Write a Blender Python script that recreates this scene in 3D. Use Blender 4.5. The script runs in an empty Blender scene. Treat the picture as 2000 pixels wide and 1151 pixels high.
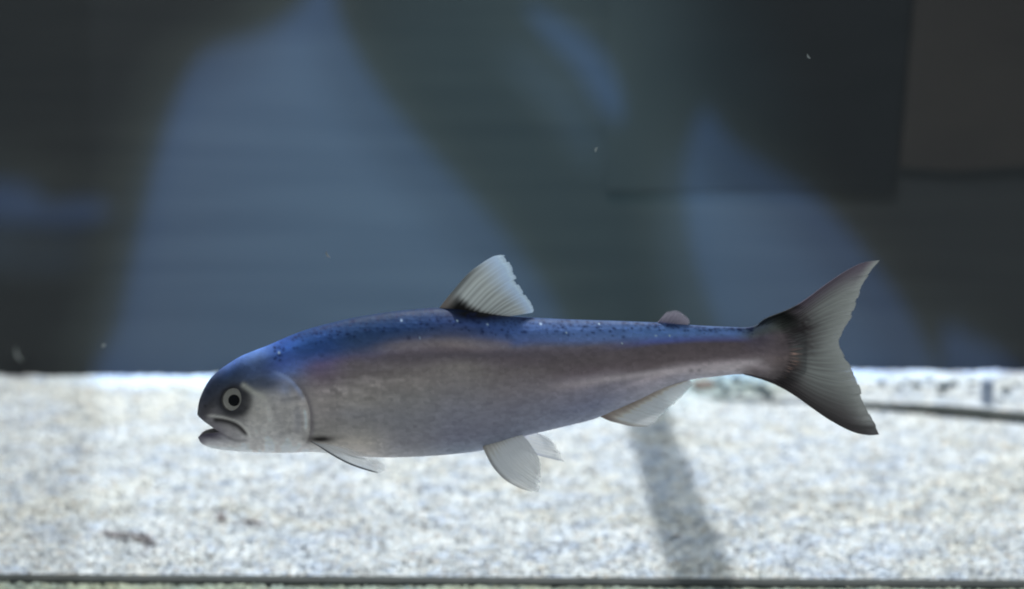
import bpy, bmesh, math, random
import numpy as np
from mathutils import Vector

rng = np.random.default_rng(7)
random.seed(7)
S = bpy.context.scene
COL = S.collection

# ---------------------------------------------------------------- camera
F_PX = 5333.0                       # focal length in photo pixels (photo is 2000 x 1151)
PITCH = math.radians(7.21)
CAM = np.array([0.0, -1.22, 0.374])
cd = bpy.data.cameras.new('camera')
cam = bpy.data.objects.new('camera', cd); COL.objects.link(cam)
cam.location = CAM
cam.rotation_euler = (math.pi / 2 - PITCH, 0, 0)
cd.sensor_width = 36.0
cd.lens = F_PX / 2000 * 36
cd.clip_start = 0.02; cd.clip_end = 50
cd.dof.use_dof = True
cd.dof.focus_distance = 1.222
cd.dof.aperture_fstop = 9.2
S.camera = cam

# ---------------------------------------------------------------- ambient light of the room
W = bpy.data.worlds.new('World'); S.world = W; W.use_nodes = True
bg = W.node_tree.nodes['Background']
bg.inputs['Color'].default_value = (0.80, 0.92, 1.0, 1)
bg.inputs['Strength'].default_value = 0.30

S.view_settings.view_transform = 'Standard'
S.view_settings.look = 'None'
S.view_settings.exposure = 0.0
S.view_settings.gamma = 1.0
S.cycles.use_denoising = True
S.cycles.filter_width = 2.0
S.cycles.max_bounces = 10
S.cycles.transparent_max_bounces = 16

# ---------------------------------------------------------------- lamps
WALL_Y = 1.16
def lamp(name, kind, loc, target, energy, color, **kw):
    d = bpy.data.lights.new(name, kind)
    d.energy = energy; d.color = color
    for k_, v_ in kw.items(): setattr(d, k_, v_)
    o = bpy.data.objects.new(name, d); COL.objects.link(o)
    o.location = loc
    o.rotation_euler = (Vector(target) - Vector(loc)).to_track_quat('-Z', 'Y').to_euler()
    return o
KEY = np.array([0.02, 0.95, 1.85])
lamp('overhead_spot', 'SPOT', KEY, (-0.05, 0.55, 0), 148.0, (0.95, 0.985, 1.0), spot_size=math.radians(70), spot_blend=0.55, shadow_soft_size=0.0022)
KEY2 = np.array([-0.34, 1.00, 1.75])
lamp('overhead_spot', 'SPOT', KEY2, (-0.02, 0.58, 0), 56.0, (0.80, 0.90, 1.0), spot_size=math.radians(72), spot_blend=0.6, shadow_soft_size=0.002)  # added cool fill from above, cut off only at the left
# added coloured spots, no real lamps: they throw light patches on the back wall
SPL = np.array([0.0, -0.12, 1.20])
SPT = (0.0, WALL_Y, 0.16)
WL = dict(spot_size=math.radians(36), spot_blend=0.15)
lamp('added_wall_spot', 'SPOT', SPL, SPT, 132.0, (0.76, 0.92, 0.84), shadow_soft_size=0.0078, **WL)
lamp('added_wall_spot', 'SPOT', SPL + np.array([-0.0030, 0, -0.0012]), SPT, 200.0, (0.12, 0.34, 1.0), shadow_soft_size=0.0020, **WL)
lamp('added_wall_spot', 'SPOT', SPL + np.array([0.0006, 0, 0.0052]), SPT, 70.0, (0.16, 0.42, 1.0), shadow_soft_size=0.003, **WL)
lamp('added_wall_spot', 'SPOT', SPL + np.array([-0.0070, 0, -0.0050]), SPT, 9.0, (1.0, 0.82, 0.30), shadow_soft_size=0.0045, **WL)
lamp('added_wall_spot', 'SPOT', (0.32, -0.12, 1.20), (-0.02, WALL_Y, 0.14), 92.0, (0.36, 0.82, 1.0), spot_size=math.radians(21), spot_blend=1.0, shadow_soft_size=0.02)  # added soft spot beside the plate, brightens the middle of the wall

# ---------------------------------------------------------------- projection helpers
cp, sp = math.cos(PITCH), math.sin(PITCH)
def unproj(px, py, y):
    """photo pixel -> world point on the plane y"""
    px = np.asarray(px, float); py = np.asarray(py, float); y = np.asarray(y, float)
    a = (px - 1000) / F_PX; b = -(py - 575.5) / F_PX
    dx = a; dy = cp + b * sp; dz = -sp + b * cp
    t = (y - CAM[1]) / dy
    return np.stack(np.broadcast_arrays(CAM[0] + t * dx, y, CAM[2] + t * dz), -1)
def unfloor(px, py, z=0.0):
    a = (px - 1000) / F_PX; b = -(py - 575.5) / F_PX
    dx = a; dy = cp + b * sp; dz = -sp + b * cp
    t = (z - CAM[2]) / dz
    return np.array([CAM[0] + t * dx, CAM[1] + t * dy, z])
def proj(P):
    d = P - CAM
    f = d[..., 1] * cp - d[..., 2] * sp
    u = d[..., 1] * sp + d[..., 2] * cp
    return 1000 + F_PX * d[..., 0] / f, 575.5 - F_PX * u / f
K = 1.234 / F_PX                    # metres per photo pixel at the fish

def lin(c):
    c = np.asarray(c, float) / 255.0
    return np.where(c <= 0.04045, c / 12.92, ((c + 0.055) / 1.055) ** 2.4)
def sstep(a, b, x):
    t = np.clip((x - a) / (b - a), 0, 1); return t * t * (3 - 2 * t)
def smooth_curve(pts, n, closed=False):
    """Catmull-Rom through pts, n samples evenly by length"""
    P = np.array(pts, float)
    if closed: Q = np.vstack([P[-1], P, P[0], P[1]])
    else: Q = np.vstack([2 * P[0] - P[1], P, 2 * P[-1] - P[-2]])
    out = []
    for i in range(1, len(Q) - 2):
        p0, p1, p2, p3 = Q[i - 1], Q[i], Q[i + 1], Q[i + 2]
        t = np.linspace(0, 1, 24, endpoint=False)[:, None]
        out.append(0.5 * (2 * p1 + (p2 - p0) * t + (2 * p0 - 5 * p1 + 4 * p2 - p3) * t ** 2 + (3 * p1 - p0 - 3 * p2 + p3) * t ** 3))
    out = np.vstack(out + [Q[-2][None]])
    s = np.r_[0, np.cumsum(np.linalg.norm(np.diff(out, axis=0), axis=1))]
    q = np.linspace(0, s[-1], n)
    return np.stack([np.interp(q, s, out[:, j]) for j in range(P.shape[1])], 1)
def dist_poly(x, y, pts):
    """distance to a polyline, signed (+ right of the direction of travel in image space), arc fraction"""
    P = np.array(pts, float)
    best = np.full(np.shape(x), 1e9); sg = np.zeros(np.shape(x)); fr = np.zeros(np.shape(x))
    L = np.r_[0, np.cumsum(np.linalg.norm(np.diff(P, axis=0), axis=1))]
    for i in range(len(P) - 1):
        a, b = P[i], P[i + 1]; d = b - a; l2 = d @ d
        t = np.clip(((x - a[0]) * d[0] + (y - a[1]) * d[1]) / l2, 0, 1)
        ex = x - a[0] - t * d[0]; ey = y - a[1] - t * d[1]
        r = np.hypot(ex, ey); m = r < best
        best = np.where(m, r, best)
        sg = np.where(m, np.sign(d[0] * ey - d[1] * ex), sg)
        fr = np.where(m, (L[i] + t * math.sqrt(l2)) / L[-1], fr)
    return best, sg, fr

# ---------------------------------------------------------------- object helpers
def tag(o, label=None, cat=None, group=None, kind=None):
    if label: o['label'] = label
    if cat: o['category'] = cat
    if group: o['group'] = group
    if kind: o['kind'] = kind
    return o
def mesh_obj(name, V, Fc, mat, parent=None, smooth=True, col=None, alpha=None):
    me = bpy.data.meshes.new(name)
    me.from_pydata(np.asarray(V, float).tolist() if not isinstance(V, list) else V, [], [list(map(int, f)) for f in Fc])
    if mat: me.materials.append(mat)
    if smooth: me.polygons.foreach_set('use_smooth', [True] * len(me.polygons))
    if col is not None:
        a = me.color_attributes.new('tint', 'FLOAT_COLOR', 'POINT')
        rgba = np.ones((len(V), 4)); rgba[:, :3] = col
        if alpha is not None: rgba[:, 3] = alpha
        a.data.foreach_set('color', rgba.astype(np.float32).ravel())
    me.update()
    o = bpy.data.objects.new(name, me); COL.objects.link(o)
    if parent: o.parent = parent
    return o
def new_mat(name):
    m = bpy.data.materials.new(name); m.use_nodes = True
    nt = m.node_tree; p = nt.nodes['Principled BSDF']
    return m, nt, p
def node(nt, typ, **kw):
    n = nt.nodes.new(typ)
    for k_, v_ in kw.items(): setattr(n, k_, v_)
    return n
def link(nt, a, b): nt.links.new(a, b)

# ---------------------------------------------------------------- materials
def noisy_mat(name, c0, c1, scale, rough=0.8, stretch=(1, 1, 1), bump=0.0, detail=5, spec=0.3):
    m, nt, p = new_mat(name)
    tc = node(nt, 'ShaderNodeTexCoord'); mp = node(nt, 'ShaderNodeMapping')
    mp.inputs['Scale'].default_value = stretch
    nz = node(nt, 'ShaderNodeTexNoise'); nz.inputs['Scale'].default_value = scale; nz.inputs['Detail'].default_value = detail
    rp = node(nt, 'ShaderNodeValToRGB')
    rp.color_ramp.elements[0].position = 0.3; rp.color_ramp.elements[1].position = 0.7
    rp.color_ramp.elements[0].color = (*c0, 1); rp.color_ramp.elements[1].color = (*c1, 1)
    link(nt, tc.outputs['Object'], mp.inputs['Vector']); link(nt, mp.outputs['Vector'], nz.inputs['Vector'])
    link(nt, nz.outputs['Fac'], rp.inputs['Fac']); link(nt, rp.outputs['Color'], p.inputs['Base Color'])
    p.inputs['Roughness'].default_value = rough
    p.inputs['Specular IOR Level'].default_value = spec
    if bump:
        b = node(nt, 'ShaderNodeBump'); b.inputs['Strength'].default_value = bump; b.inputs['Distance'].default_value = 0.001
        link(nt, nz.outputs['Fac'], b.inputs['Height']); link(nt, b.outputs['Normal'], p.inputs['Normal'])
    return m
M_wall = noisy_mat('wall_paint', (0.0215, 0.025, 0.027), (0.0285, 0.032, 0.033), 7, 0.75, (0.5, 1, 7), 0.25)
M_panel = noisy_mat('dark_panel_paint', (0.0085, 0.0115, 0.0135), (0.0110, 0.0140, 0.0160), 8, 0.7, (1, 1, 4), 0.15)
M_bed = noisy_mat('floor_bed', (0.42, 0.44, 0.46), (0.62, 0.62, 0.60), 260, 0.9, (1, 1, 1), 0.4)
M_rubber_gap = noisy_mat('dark_rubber_and_gap', (0.035, 0.042, 0.040), (0.07, 0.075, 0.068), 60, 0.7)
M_shade_plate = noisy_mat('shade_plate_black', (0.02, 0.02, 0.02), (0.03, 0.03, 0.03), 20, 0.8)
M_block = noisy_mat('block_bluegrey', (0.26, 0.31, 0.40), (0.36, 0.41, 0.50), 120, 0.8, bump=0.4)
M_fleck = noisy_mat('fleck_pale', (0.25, 0.27, 0.25), (0.4, 0.42, 0.40), 300, 0.6)

def attr_mat(name, rough=0.8, spec=0.3, vary=0.0, vscale=400, bump=0.0):
    m, nt, p = new_mat(name)
    at = node(nt, 'ShaderNodeAttribute', attribute_name='tint')
    if vary:
        nz = node(nt, 'ShaderNodeTexNoise'); nz.inputs['Scale'].default_value = vscale; nz.inputs['Detail'].default_value = 4
        tc = node(nt, 'ShaderNodeTexCoord'); link(nt, tc.outputs['Object'], nz.inputs['Vector'])
        mr = node(nt, 'ShaderNodeMapRange'); mr.inputs['From Min'].default_value = 0.3; mr.inputs['From Max'].default_value = 0.7
        mr.inputs['To Min'].default_value = 1 - vary; mr.inputs['To Max'].default_value = 1 + vary
        link(nt, nz.outputs['Fac'], mr.inputs['Value'])
        mx = node(nt, 'ShaderNodeVectorMath', operation='SCALE')
        link(nt, at.outputs['Color'], mx.inputs[0]); link(nt, mr.outputs['Result'], mx.inputs['Scale'])
        link(nt, mx.outputs['Vector'], p.inputs['Base Color'])
        if bump:
            b = node(nt, 'ShaderNodeBump'); b.inputs['Strength'].default_value = bump; b.inputs['Distance'].default_value = 0.0008
            link(nt, nz.outputs['Fac'], b.inputs['Height']); link(nt, b.outputs['Normal'], p.inputs['Normal'])
    else:
        link(nt, at.outputs['Color'], p.inputs['Base Color'])
    p.inputs['Roughness'].default_value = rough; p.inputs['Specular IOR Level'].default_value = spec
    return m
M_grain = attr_mat('gravel_grain', 0.85, 0.25, 0.12, 900)
M_stone = attr_mat('pebble_stone', 0.7, 0.3, 0.3, 500, 0.4)

# ================================================================ SETTING
def box(name, lo, hi, mat, parent=None):
    x0, y0, z0 = lo; x1, y1, z1 = hi
    V = [(x0, y0, z0), (x1, y0, z0), (x1, y1, z0), (x0, y1, z0), (x0, y0, z1), (x1, y0, z1), (x1, y1, z1), (x0, y1, z1)]
    Fc = [(3, 2, 1, 0), (4, 5, 6, 7), (0, 1, 5, 4), (1, 2, 6, 5), (2, 3, 7, 6), (3, 0, 4, 7)]
    return mesh_obj(name, V, Fc, mat, parent, smooth=False)

SEAM_Y = 0.36
tag(box('floor', (-0.95, SEAM_Y - 0.5, -0.03), (0.95, WALL_Y + 0.04, -0.0015), M_bed), kind='structure')
tag(box('back_wall', (-0.95, WALL_Y, -0.002), (0.95, WALL_Y + 0.03, 0.75), M_wall), kind='structure')

def fade_panel():
    nt = M_panel.node_tree; p = nt.nodes['Principled BSDF']; src = p.inputs['Base Color'].links[0].from_socket
    g = node(nt, 'ShaderNodeNewGeometry'); sx = node(nt, 'ShaderNodeSeparateXYZ'); link(nt, g.outputs['Position'], sx.inputs[0])
    mr = node(nt, 'ShaderNodeMapRange', interpolation_type='SMOOTHSTEP'); mr.inputs['From Min'].default_value = 0.085; mr.inputs['From Max'].default_value = 0.20
    link(nt, sx.outputs['X'], mr.inputs['Value'])
    mx = node(nt, 'ShaderNodeMix', data_type='RGBA'); mx.inputs[6].default_value = (0.0250, 0.0285, 0.0300, 1)
    link(nt, mr.outputs['Result'], mx.inputs[0]); link(nt, src, mx.inputs[7]); link(nt, mx.outputs[2], p.inputs['Base Color'])
fade_panel()
# darker rectangular panel on the wall, its colour blended into the wall colour towards the left
def wall_pts(pts, y): return [tuple(unproj(a, b, y)) for a, b in pts]
def slab(name, pts, y0, y1, mat):
    n = len(pts); A = wall_pts(pts, y0)
    V = A + [(p[0], y1, p[2]) for p in A]
    Fc = [tuple(range(n)), tuple(range(2 * n - 1, n - 1, -1))] + [(i, i + n, (i + 1) % n + n, (i + 1) % n) for i in range(n)]
    return mesh_obj(name, V, Fc, mat, smooth=False)
tag(slab('wall_panel', [(1185, -60), (1185, 372), (1744, 374), (1752, 330), (1786, -60)], WALL_Y - 0.0014, WALL_Y - 0.0005, M_panel),
    'dark rectangular panel on the back wall above the tail', 'panel')

M_brown = noisy_mat('brown_panel_paint', (0.027, 0.0255, 0.0245), (0.034, 0.0315, 0.029), 8, 0.7, (1, 1, 3), 0.15)
tag(slab('wall_panel', [(1792, -60), (1772, 150), (1757, 326), (1860, 334), (2120, 318), (2120, -60)], WALL_Y - 0.0013, WALL_Y - 0.0005, M_brown),
    'brownish panel on the back wall in the top right corner', 'panel')

# unseen bar and cover, added and shaped only to cast shade on the floor
def shade_poly(name, floor_pts, src, h, th, mat):
    pts = []
    for (a, b) in floor_pts:
        f = unfloor(a, b); t = (src[2] - h) / src[2]
        q = src + t * (f - src); pts.append(q)
    n = len(pts)
    V = [tuple(p) for p in pts] + [(p[0], p[1], p[2] + th) for p in pts]
    Fc = [tuple(range(n)), tuple(range(2 * n - 1, n - 1, -1))] + [(i, i + n, (i + 1) % n + n, (i + 1) % n) for i in range(n)]
    o = mesh_obj(name, V, Fc, mat, smooth=False)
    return tag(o, kind='structure')
bar = [(1215, 770), (1225, 840), (1250, 930), (1278, 1040), (1312, 1140), (1330, 1190), (1450, 1190), (1428, 1130), (1388, 1020), (1352, 930), (1318, 850), (1300, 770)]
shade_poly('shade_bar', bar, KEY, 1.34, 0.003, M_shade_plate)
shade_poly('shade_cover', [(-60, 700), (186, 700), (196, 800), (184, 900), (170, 1000), (160, 1100), (150, 1230), (-60, 1230)], KEY2, 1.34, 0.003, M_shade_plate)

# added plate, out of view, cut so the spots throw angular patches of light
PL_Y = 0.07
def plate_hole(pts, n=60):
    C = smooth_curve(pts, n, closed=True)
    Wp = unproj(C[:, 0], C[:, 1], WALL_Y)
    t = (PL_Y - SPL[1]) / (WALL_Y - SPL[1])
    return SPL + t * (Wp - SPL)
holes = [
    [(352, 120), (470, 75), (560, 15), (590, -60), (600, -50), (630, 60), (697, 180), (795, 300), (895, 410), (970, 500), (1040, 600), (1090, 760), (820, 790), (180, 790), (200, 640), (252, 400), (300, 230)],
    [(985, 25), (1060, 55), (1130, 110), (1172, 190), (1175, 262), (1130, 225), (1085, 155), (1020, 85)],
    [(1338, 225), (1390, 290), (1470, 345), (1560, 405), (1650, 505), (1730, 615), (1780, 720), (1760, 790), (1400, 790), (1365, 660), (1318, 520), (1300, 400), (1306, 300)],
    [(1805, 650), (1860, 670), (1920, 705), (1960, 745), (1950, 780), (1815, 780)],
    [(-60, 370), (20, 375), (60, 408), (140, 402), (190, 430), (110, 458), (-60, 446)],
]
cu = bpy.data.curves.new('gobo_plate', 'CURVE'); cu.dimensions = '2D'; cu.fill_mode = 'BOTH'; cu.extrude = 0.0004
def spl(pts):
    s = cu.splines.new('POLY'); s.points.add(len(pts) - 1); s.use_cyclic_u = True
    for i, (a, b) in enumerate(pts): s.points[i].co = (a, b, 0, 1)
spl([(-0.18, 0.55), (0.18, 0.55), (0.18, 1.17), (-0.18, 1.17)])
for h in holes:
    q = plate_hole(h); spl([(p[0], p[2]) for p in q])
po = bpy.data.objects.new('gobo_plate', cu); COL.objects.link(po)
po.rotation_euler = (math.pi / 2, 0, 0); po.location = (0, PL_Y, 0)
cu.materials.append(M_shade_plate)
tag(po, kind='structure')

# ---------------------------------------------------------------- ledge at the right back, gravel, seams
def ledge_front(x):                       # world x -> world y of the ledge's front edge
    pts = [unfloor(a, b) for a, b in [(1330, 770), (1400, 788), (1560, 794), (1700, 800), (1850, 813), (2000, 829), (2200, 850)]]
    return np.interp(x, [p[0] for p in pts], [p[1] for p in pts])
LX0 = unfloor(1338, 765)[0]
xs = np.linspace(LX0, 0.62, 40)
V, Fc = [], []
LH = 0.005
for x in xs:
    yf = ledge_front(x) + 0.004
    e = 0.3 + 0.7 * min(1, (x - LX0) / 0.03)
    V += [(x, yf, -0.003), (x, yf + 0.001, LH * e), (x, WALL_Y - 0.001, LH * e * 0.6), (x, WALL_Y - 0.001, -0.003)]
for i in range(len(xs) - 1):
    for j in range(3):
        a = i * 4 + j; Fc.append((a, a + 4, a + 5, a + 1))
tag(mesh_obj('floor_ledge', V, Fc, M_bed, smooth=False), kind='structure')

def tube(name, pts, radii, mat, seg=10, flat=1.0):
    P = np.array(pts, float); n = len(P); V = []; Fc = []
    for i in range(n):
        d = P[min(i + 1, n - 1)] - P[max(i - 1, 0)]; d /= np.linalg.norm(d)
        up = np.array([0, 0, 1.0]); sd = np.cross(d, up); sd /= np.linalg.norm(sd); u2 = np.cross(sd, d)
        for j in range(seg):
            a = 2 * math.pi * j / seg
            V.append(P[i] + radii[i] * (math.cos(a) * sd + flat * math.sin(a) * u2))
    for i in range(n - 1):
        for j in range(seg):
            a = i * seg + j; b = i * seg + (j + 1) % seg
            Fc.append((a, b, b + seg, a + seg))
    Fc.append(tuple(range(seg - 1, -1, -1))); Fc.append(tuple(range((n - 1) * seg, n * seg)))
    return mesh_obj(name, V, Fc, mat)
cx = np.linspace(unfloor(1640, 795)[0], 0.58, 40)
cpts = [(x, ledge_front(x) - 0.004, 0.0040) for x in cx]
crad = [0.0020 + 0.0042 * sstep(0, 0.10, x - cx[0]) for x in cx]
tag(tube('shadow_gap_tube', cpts, crad, M_rubber_gap), 'thin dark tube standing in for the shadow gap along the pale ledge right of the tail', 'shadow gap')  # dark tube drawn for the shadow line in front of the ledge

sy0 = unfloor(0, 1137)[1]; sy1 = unfloor(2000, 1149)[1]
spts = [(x, np.interp(x, [-0.30, 0.30], [sy0, sy1]), 0.0008) for x in np.linspace(-0.6, 0.6, 30)]
tag(tube('floor_gasket', spts, [0.0070] * 30, M_rubber_gap, flat=0.55), 'long dark rubber strip along the bottom edge of the picture', 'strip')

# gravel: squashed six-sided grains, joined
def grains(name, X, Y, Z, R, C, mat):
    n = len(X)
    a = np.arange(6) * math.pi / 3
    base = np.vstack([np.stack([np.cos(a), np.sin(a), np.zeros(6)], 1), [[0, 0, 1], [0, 0, -1]]])
    rot = rng.uniform(0, 2 * math.pi, n); st = rng.uniform(0.65, 1.35, n); hh = rng.uniform(0.18, 0.40, n)
    jit = rng.uniform(0.75, 1.25, (n, 8, 1))
    B = base[None] * jit
    bx = B[..., 0] * st[:, None]; by = B[..., 1] / st[:, None]; bz = B[..., 2] * hh[:, None]
    tilt = rng.normal(0, 0.12, (n, 1)); bz = bz + bx * tilt
    c, s = np.cos(rot)[:, None], np.sin(rot)[:, None]
    P = np.stack([X[:, None] + R[:, None] * (bx * c - by * s), Y[:, None] + R[:, None] * (bx * s + by * c), Z[:, None] + R[:, None] * bz], -1).reshape(-1, 3)
    tri = np.array([[i, (i + 1) % 6, 6] for i in range(6)] + [[(i + 1) % 6, i, 7] for i in range(6)])
    T = (tri[None] + 8 * np.arange(n)[:, None, None]).reshape(-1)
    me = bpy.data.meshes.new(name)
    me.vertices.add(len(P)); me.vertices.foreach_set('co', P.astype(np.float32).ravel())
    nt = len(T) // 3
    me.loops.add(len(T)); me.loops.foreach_set('vertex_index', T.astype(np.int32))
    me.polygons.add(nt); me.polygons.foreach_set('loop_start', np.arange(0, len(T), 3, dtype=np.int32))
    me.polygons.foreach_set('loop_total', np.full(nt, 3, np.int32))
    me.polygons.foreach_set('use_smooth', np.ones(nt, bool))
    me.update(calc_edges=True)
    at = me.color_attributes.new('tint', 'FLOAT_COLOR', 'POINT')
    rgba = np.ones((n, 8, 4), np.float32); rgba[..., :3] = C[:, None, :]
    at.data.foreach_set('color', rgba.ravel())
    me.materials.append(mat)
    o = bpy.data.objects.new(name, me); COL.objects.link(o)
    return o
def value_noise(x, y, seed):
    r = np.random.default_rng(seed); G = r.random((64, 64))
    x, y = 0.83 * x + 0.56 * y + 0.4 * np.sin(1.7 * y), 0.83 * y - 0.56 * x + 0.4 * np.sin(1.3 * x)
    xi = np.floor(x).astype(int); yi = np.floor(y).astype(int); fx = x - xi; fy = y - yi
    fx = fx * fx * (3 - 2 * fx); fy = fy * fy * (3 - 2 * fy)
    g = lambda i, j: G[i % 64, j % 64]
    return (g(xi, yi) * (1 - fx) + g(xi + 1, yi) * fx) * (1 - fy) + (g(xi, yi + 1) * (1 - fx) + g(xi + 1, yi + 1) * fx) * fy
N = 160000
Y = rng.uniform(0.33, WALL_Y - 0.003, N); X = rng.uniform(-1, 1, N) * ((Y + 1.22) * 1000 / F_PX + 0.02)
seamY = np.interp(X, [-0.30, 0.30], [sy0, sy1])
keep = np.abs(Y - seamY) > 0.0078
X, Y = X[keep], Y[keep]
R = rng.uniform(0.0014, 0.0032, len(X)) * (0.85 + 0.25 * Y / WALL_Y)
onl = (X > LX0) & (Y > ledge_front(X) + 0.004)
Z = rng.uniform(-0.0008, 0.0004, len(X)) + onl * LH * 0.8 * np.clip((X - LX0) / 0.03, 0.2, 1) + 0.0012 * value_noise(X * 40 + 50, Y * 40, 3) + 0.0015 * sstep(WALL_Y - 0.05, WALL_Y, Y) * value_noise(X * 30, Y * 10, 4) ** 2
pal = lin([(238, 240, 238), (232, 236, 236), (216, 224, 230), (196, 206, 220), (232, 226, 216), (214, 204, 192), (172, 180, 192), (140, 142, 146)])
pr = np.array([0.42, 0.30, 0.12, 0.05, 0.07, 0.025, 0.01, 0.005])
ci = rng.choice(8, len(X), p=pr / pr.sum())
C = pal[ci] * rng.uniform(0.95, 1.05, (len(X), 1))
tone = value_noise(X * 95 + 20, Y * 55, 11) * 0.5 + value_noise(X * 200, Y * 120, 12) * 0.5
C *= (0.80 + 0.27 * sstep(0.15, 0.7, tone))[:, None]
cool = sstep(0.5, 0.85, value_noise(X * 85 + 31, Y * 50 + 5, 13))[:, None]
C *= 1 - cool * np.array([0.12, 0.08, 0.0])
warm = sstep(0.5, 0.8, value_noise(X * 18 + 7, Y * 14 + 3, 21))[:, None]
C *= 1 - warm * np.array([0.0, 0.03, 0.09])
C = np.where((Y < np.interp(X, [-0.30, 0.30], [sy0, sy1]))[:, None], C * np.array([0.62, 0.66, 0.52]), C)
# brownish detritus among the grains
gx, gy = proj(np.stack([X, Y, Z], -1))
for (dx, dy, rx, ry, st) in [(215, 1044, 18, 7, .4), (262, 1050, 34, 7, .4), (290, 1064, 10, 12, .4), (432, 1008, 8, 14, .5), (490, 1022, 26, 6, .4), (610, 980, 70, 40, .08), (690, 1040, 40, 14, .12)]:
    w = np.exp(-(((gx - dx) / rx) ** 2 + ((gy - dy) / ry) ** 2)) * st * 2
    w = np.clip(w * rng.uniform(0, 1.6, len(X)), 0, 0.8)[:, None]
    C = C * (1 - w) + w * lin((105, 92, 98))
# shadow on the ledge's left end, painted as greener, darker grains
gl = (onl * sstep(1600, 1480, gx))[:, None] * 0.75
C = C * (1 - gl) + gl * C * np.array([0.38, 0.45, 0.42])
# brown rim grains against the wall
rim = sstep(WALL_Y - 0.04, WALL_Y - 0.01, Y) * sstep(0.45, 0.75, value_noise(X * 45 + 9, Y * 5, 31))
C = C * (1 - 0.55 * rim[:, None]) + 0.55 * rim[:, None] * lin((112, 102, 96))
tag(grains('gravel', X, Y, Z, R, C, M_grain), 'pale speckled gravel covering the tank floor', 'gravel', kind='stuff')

# dark pebbles on the ledge
def pebble(name, loc, r, colr, seed, flat=0.7):
    bm = bmesh.new(); bmesh.ops.create_icosphere(bm, subdivisions=2, radius=1.0)
    rr = random.Random(seed); off = [rr.uniform(0, 9) for _ in range(3)]; st = (rr.uniform(.8, 1.25), rr.uniform(.8, 1.2), flat * rr.uniform(.8, 1.2))
    for v in bm.verts:
        f = 1 + 0.16 * math.sin(3.1 * v.co.x + off[0]) * math.cos(2.7 * v.co.y + off[1]) + 0.1 * math.sin(4.3 * v.co.z + off[2] + 2 * v.co.x)
        v.co = Vector((v.co.x * st[0], v.co.y * st[1], v.co.z * st[2])) * f * r
    V = [tuple(v.co) for v in bm.verts]; Fc = [[v.index for v in f.verts] for f in bm.faces]; bm.free()
    o = mesh_obj(name, V, Fc, M_stone, col=np.tile(colr, (len(V), 1)))
    o.location = loc; o.rotation_euler = (0, 0, rr.uniform(0, 6)); return o
for i, (a, b, r) in enumerate([(1722, 752, 7), (1756, 761, 6), (1769, 748, 5), (1790, 757, 8), (1815, 745, 6), (1843, 759, 9), (1863, 755, 8), (1838, 772, 7), (1900, 752, 6),
                               (1964, 769, 9), (1955, 786, 5), (1698, 764, 4), (1985, 756, 6)]):
    p = unfloor(a, b, LH); s = r * 3.0 / F_PX
    o = pebble('pebble', (p[0], p[1], LH + s * 0.4), s, lin((70, 80, 86)) * random.uniform(.8, 1.3), i)
    tag(o, 'small dark grey pebble on the pale ledge right of the tail', 'pebble', 'dark pebbles on the ledge right of the tail')
for i, (a, b, r) in enumerate([(1418, 768, 8), (1440, 748, 9), (1462, 757, 7), (1485, 765, 9), (1445, 770, 6), (1500, 776, 8), (1406, 752, 7)]):
    p = unfloor(a, b, LH); s = r * 3.0 / F_PX
    o = pebble('pebble', (p[0], p[1], LH + s * 0.4), s, lin((70, 80, 86)) * random.uniform(.8, 1.3), 50 + i)
    tag(o, 'small dark pebble on the greenish ledge end under the tail stalk', 'pebble', 'dark pebbles under the tail stalk')
p = unfloor(1376, 768, 0.0)
tag(pebble('stone', (p[0], p[1], 0.005), 0.0085, lin((128, 112, 104)), 91, 0.75), 'rounded brown stone just behind the anal fin', 'stone')
def strand(pts, r, label):
    C_ = smooth_curve(pts, 30)
    P_ = [unfloor(a_, b_, 0.0035) for a_, b_ in C_]
    tag(tube('debris_strand', P_, [r * (0.35 + 0.65 * math.sin(math.pi * (0.1 + 0.8 * i_ / 29))) for i_ in range(30)], M_debris, seg=6), label, 'debris', 'brown debris on the gravel')
M_debris = noisy_mat('debris_brown', (0.16, 0.13, 0.13), (0.30, 0.25, 0.24), 200, 0.9)
strand([(206, 1038), (222, 1048), (240, 1042), (262, 1046), (284, 1060)], 0.0009, 'longest brown curl of debris on the gravel at the lower left')
strand([(268, 1040), (290, 1050), (300, 1064)], 0.0008, 'short brown twig of debris beside the longest curl at the lower left')
strand([(422, 1016), (432, 1006), (440, 1018)], 0.0010, 'tiny hooked crumb of debris on the gravel below the jaw')
strand([(474, 1020), (492, 1018), (514, 1024)], 0.0008, 'short straight sliver of debris on the gravel below the gill cover')
# small blue-grey block standing on the ledge by the wall
b0 = unfloor(1919, 792, LH); b1 = unfloor(1941, 792, LH)
bl = box('block', (b0[0], b0[1], LH * 0.5), (b1[0], b0[1] + 0.012, LH + 0.0200), M_block)
bv = bl.modifiers.new('bevel', 'BEVEL'); bv.width = 0.0008; bv.segments = 2
tag(bl, 'small upright blue grey block at the rear of the ledge on the far right', 'block')

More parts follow.
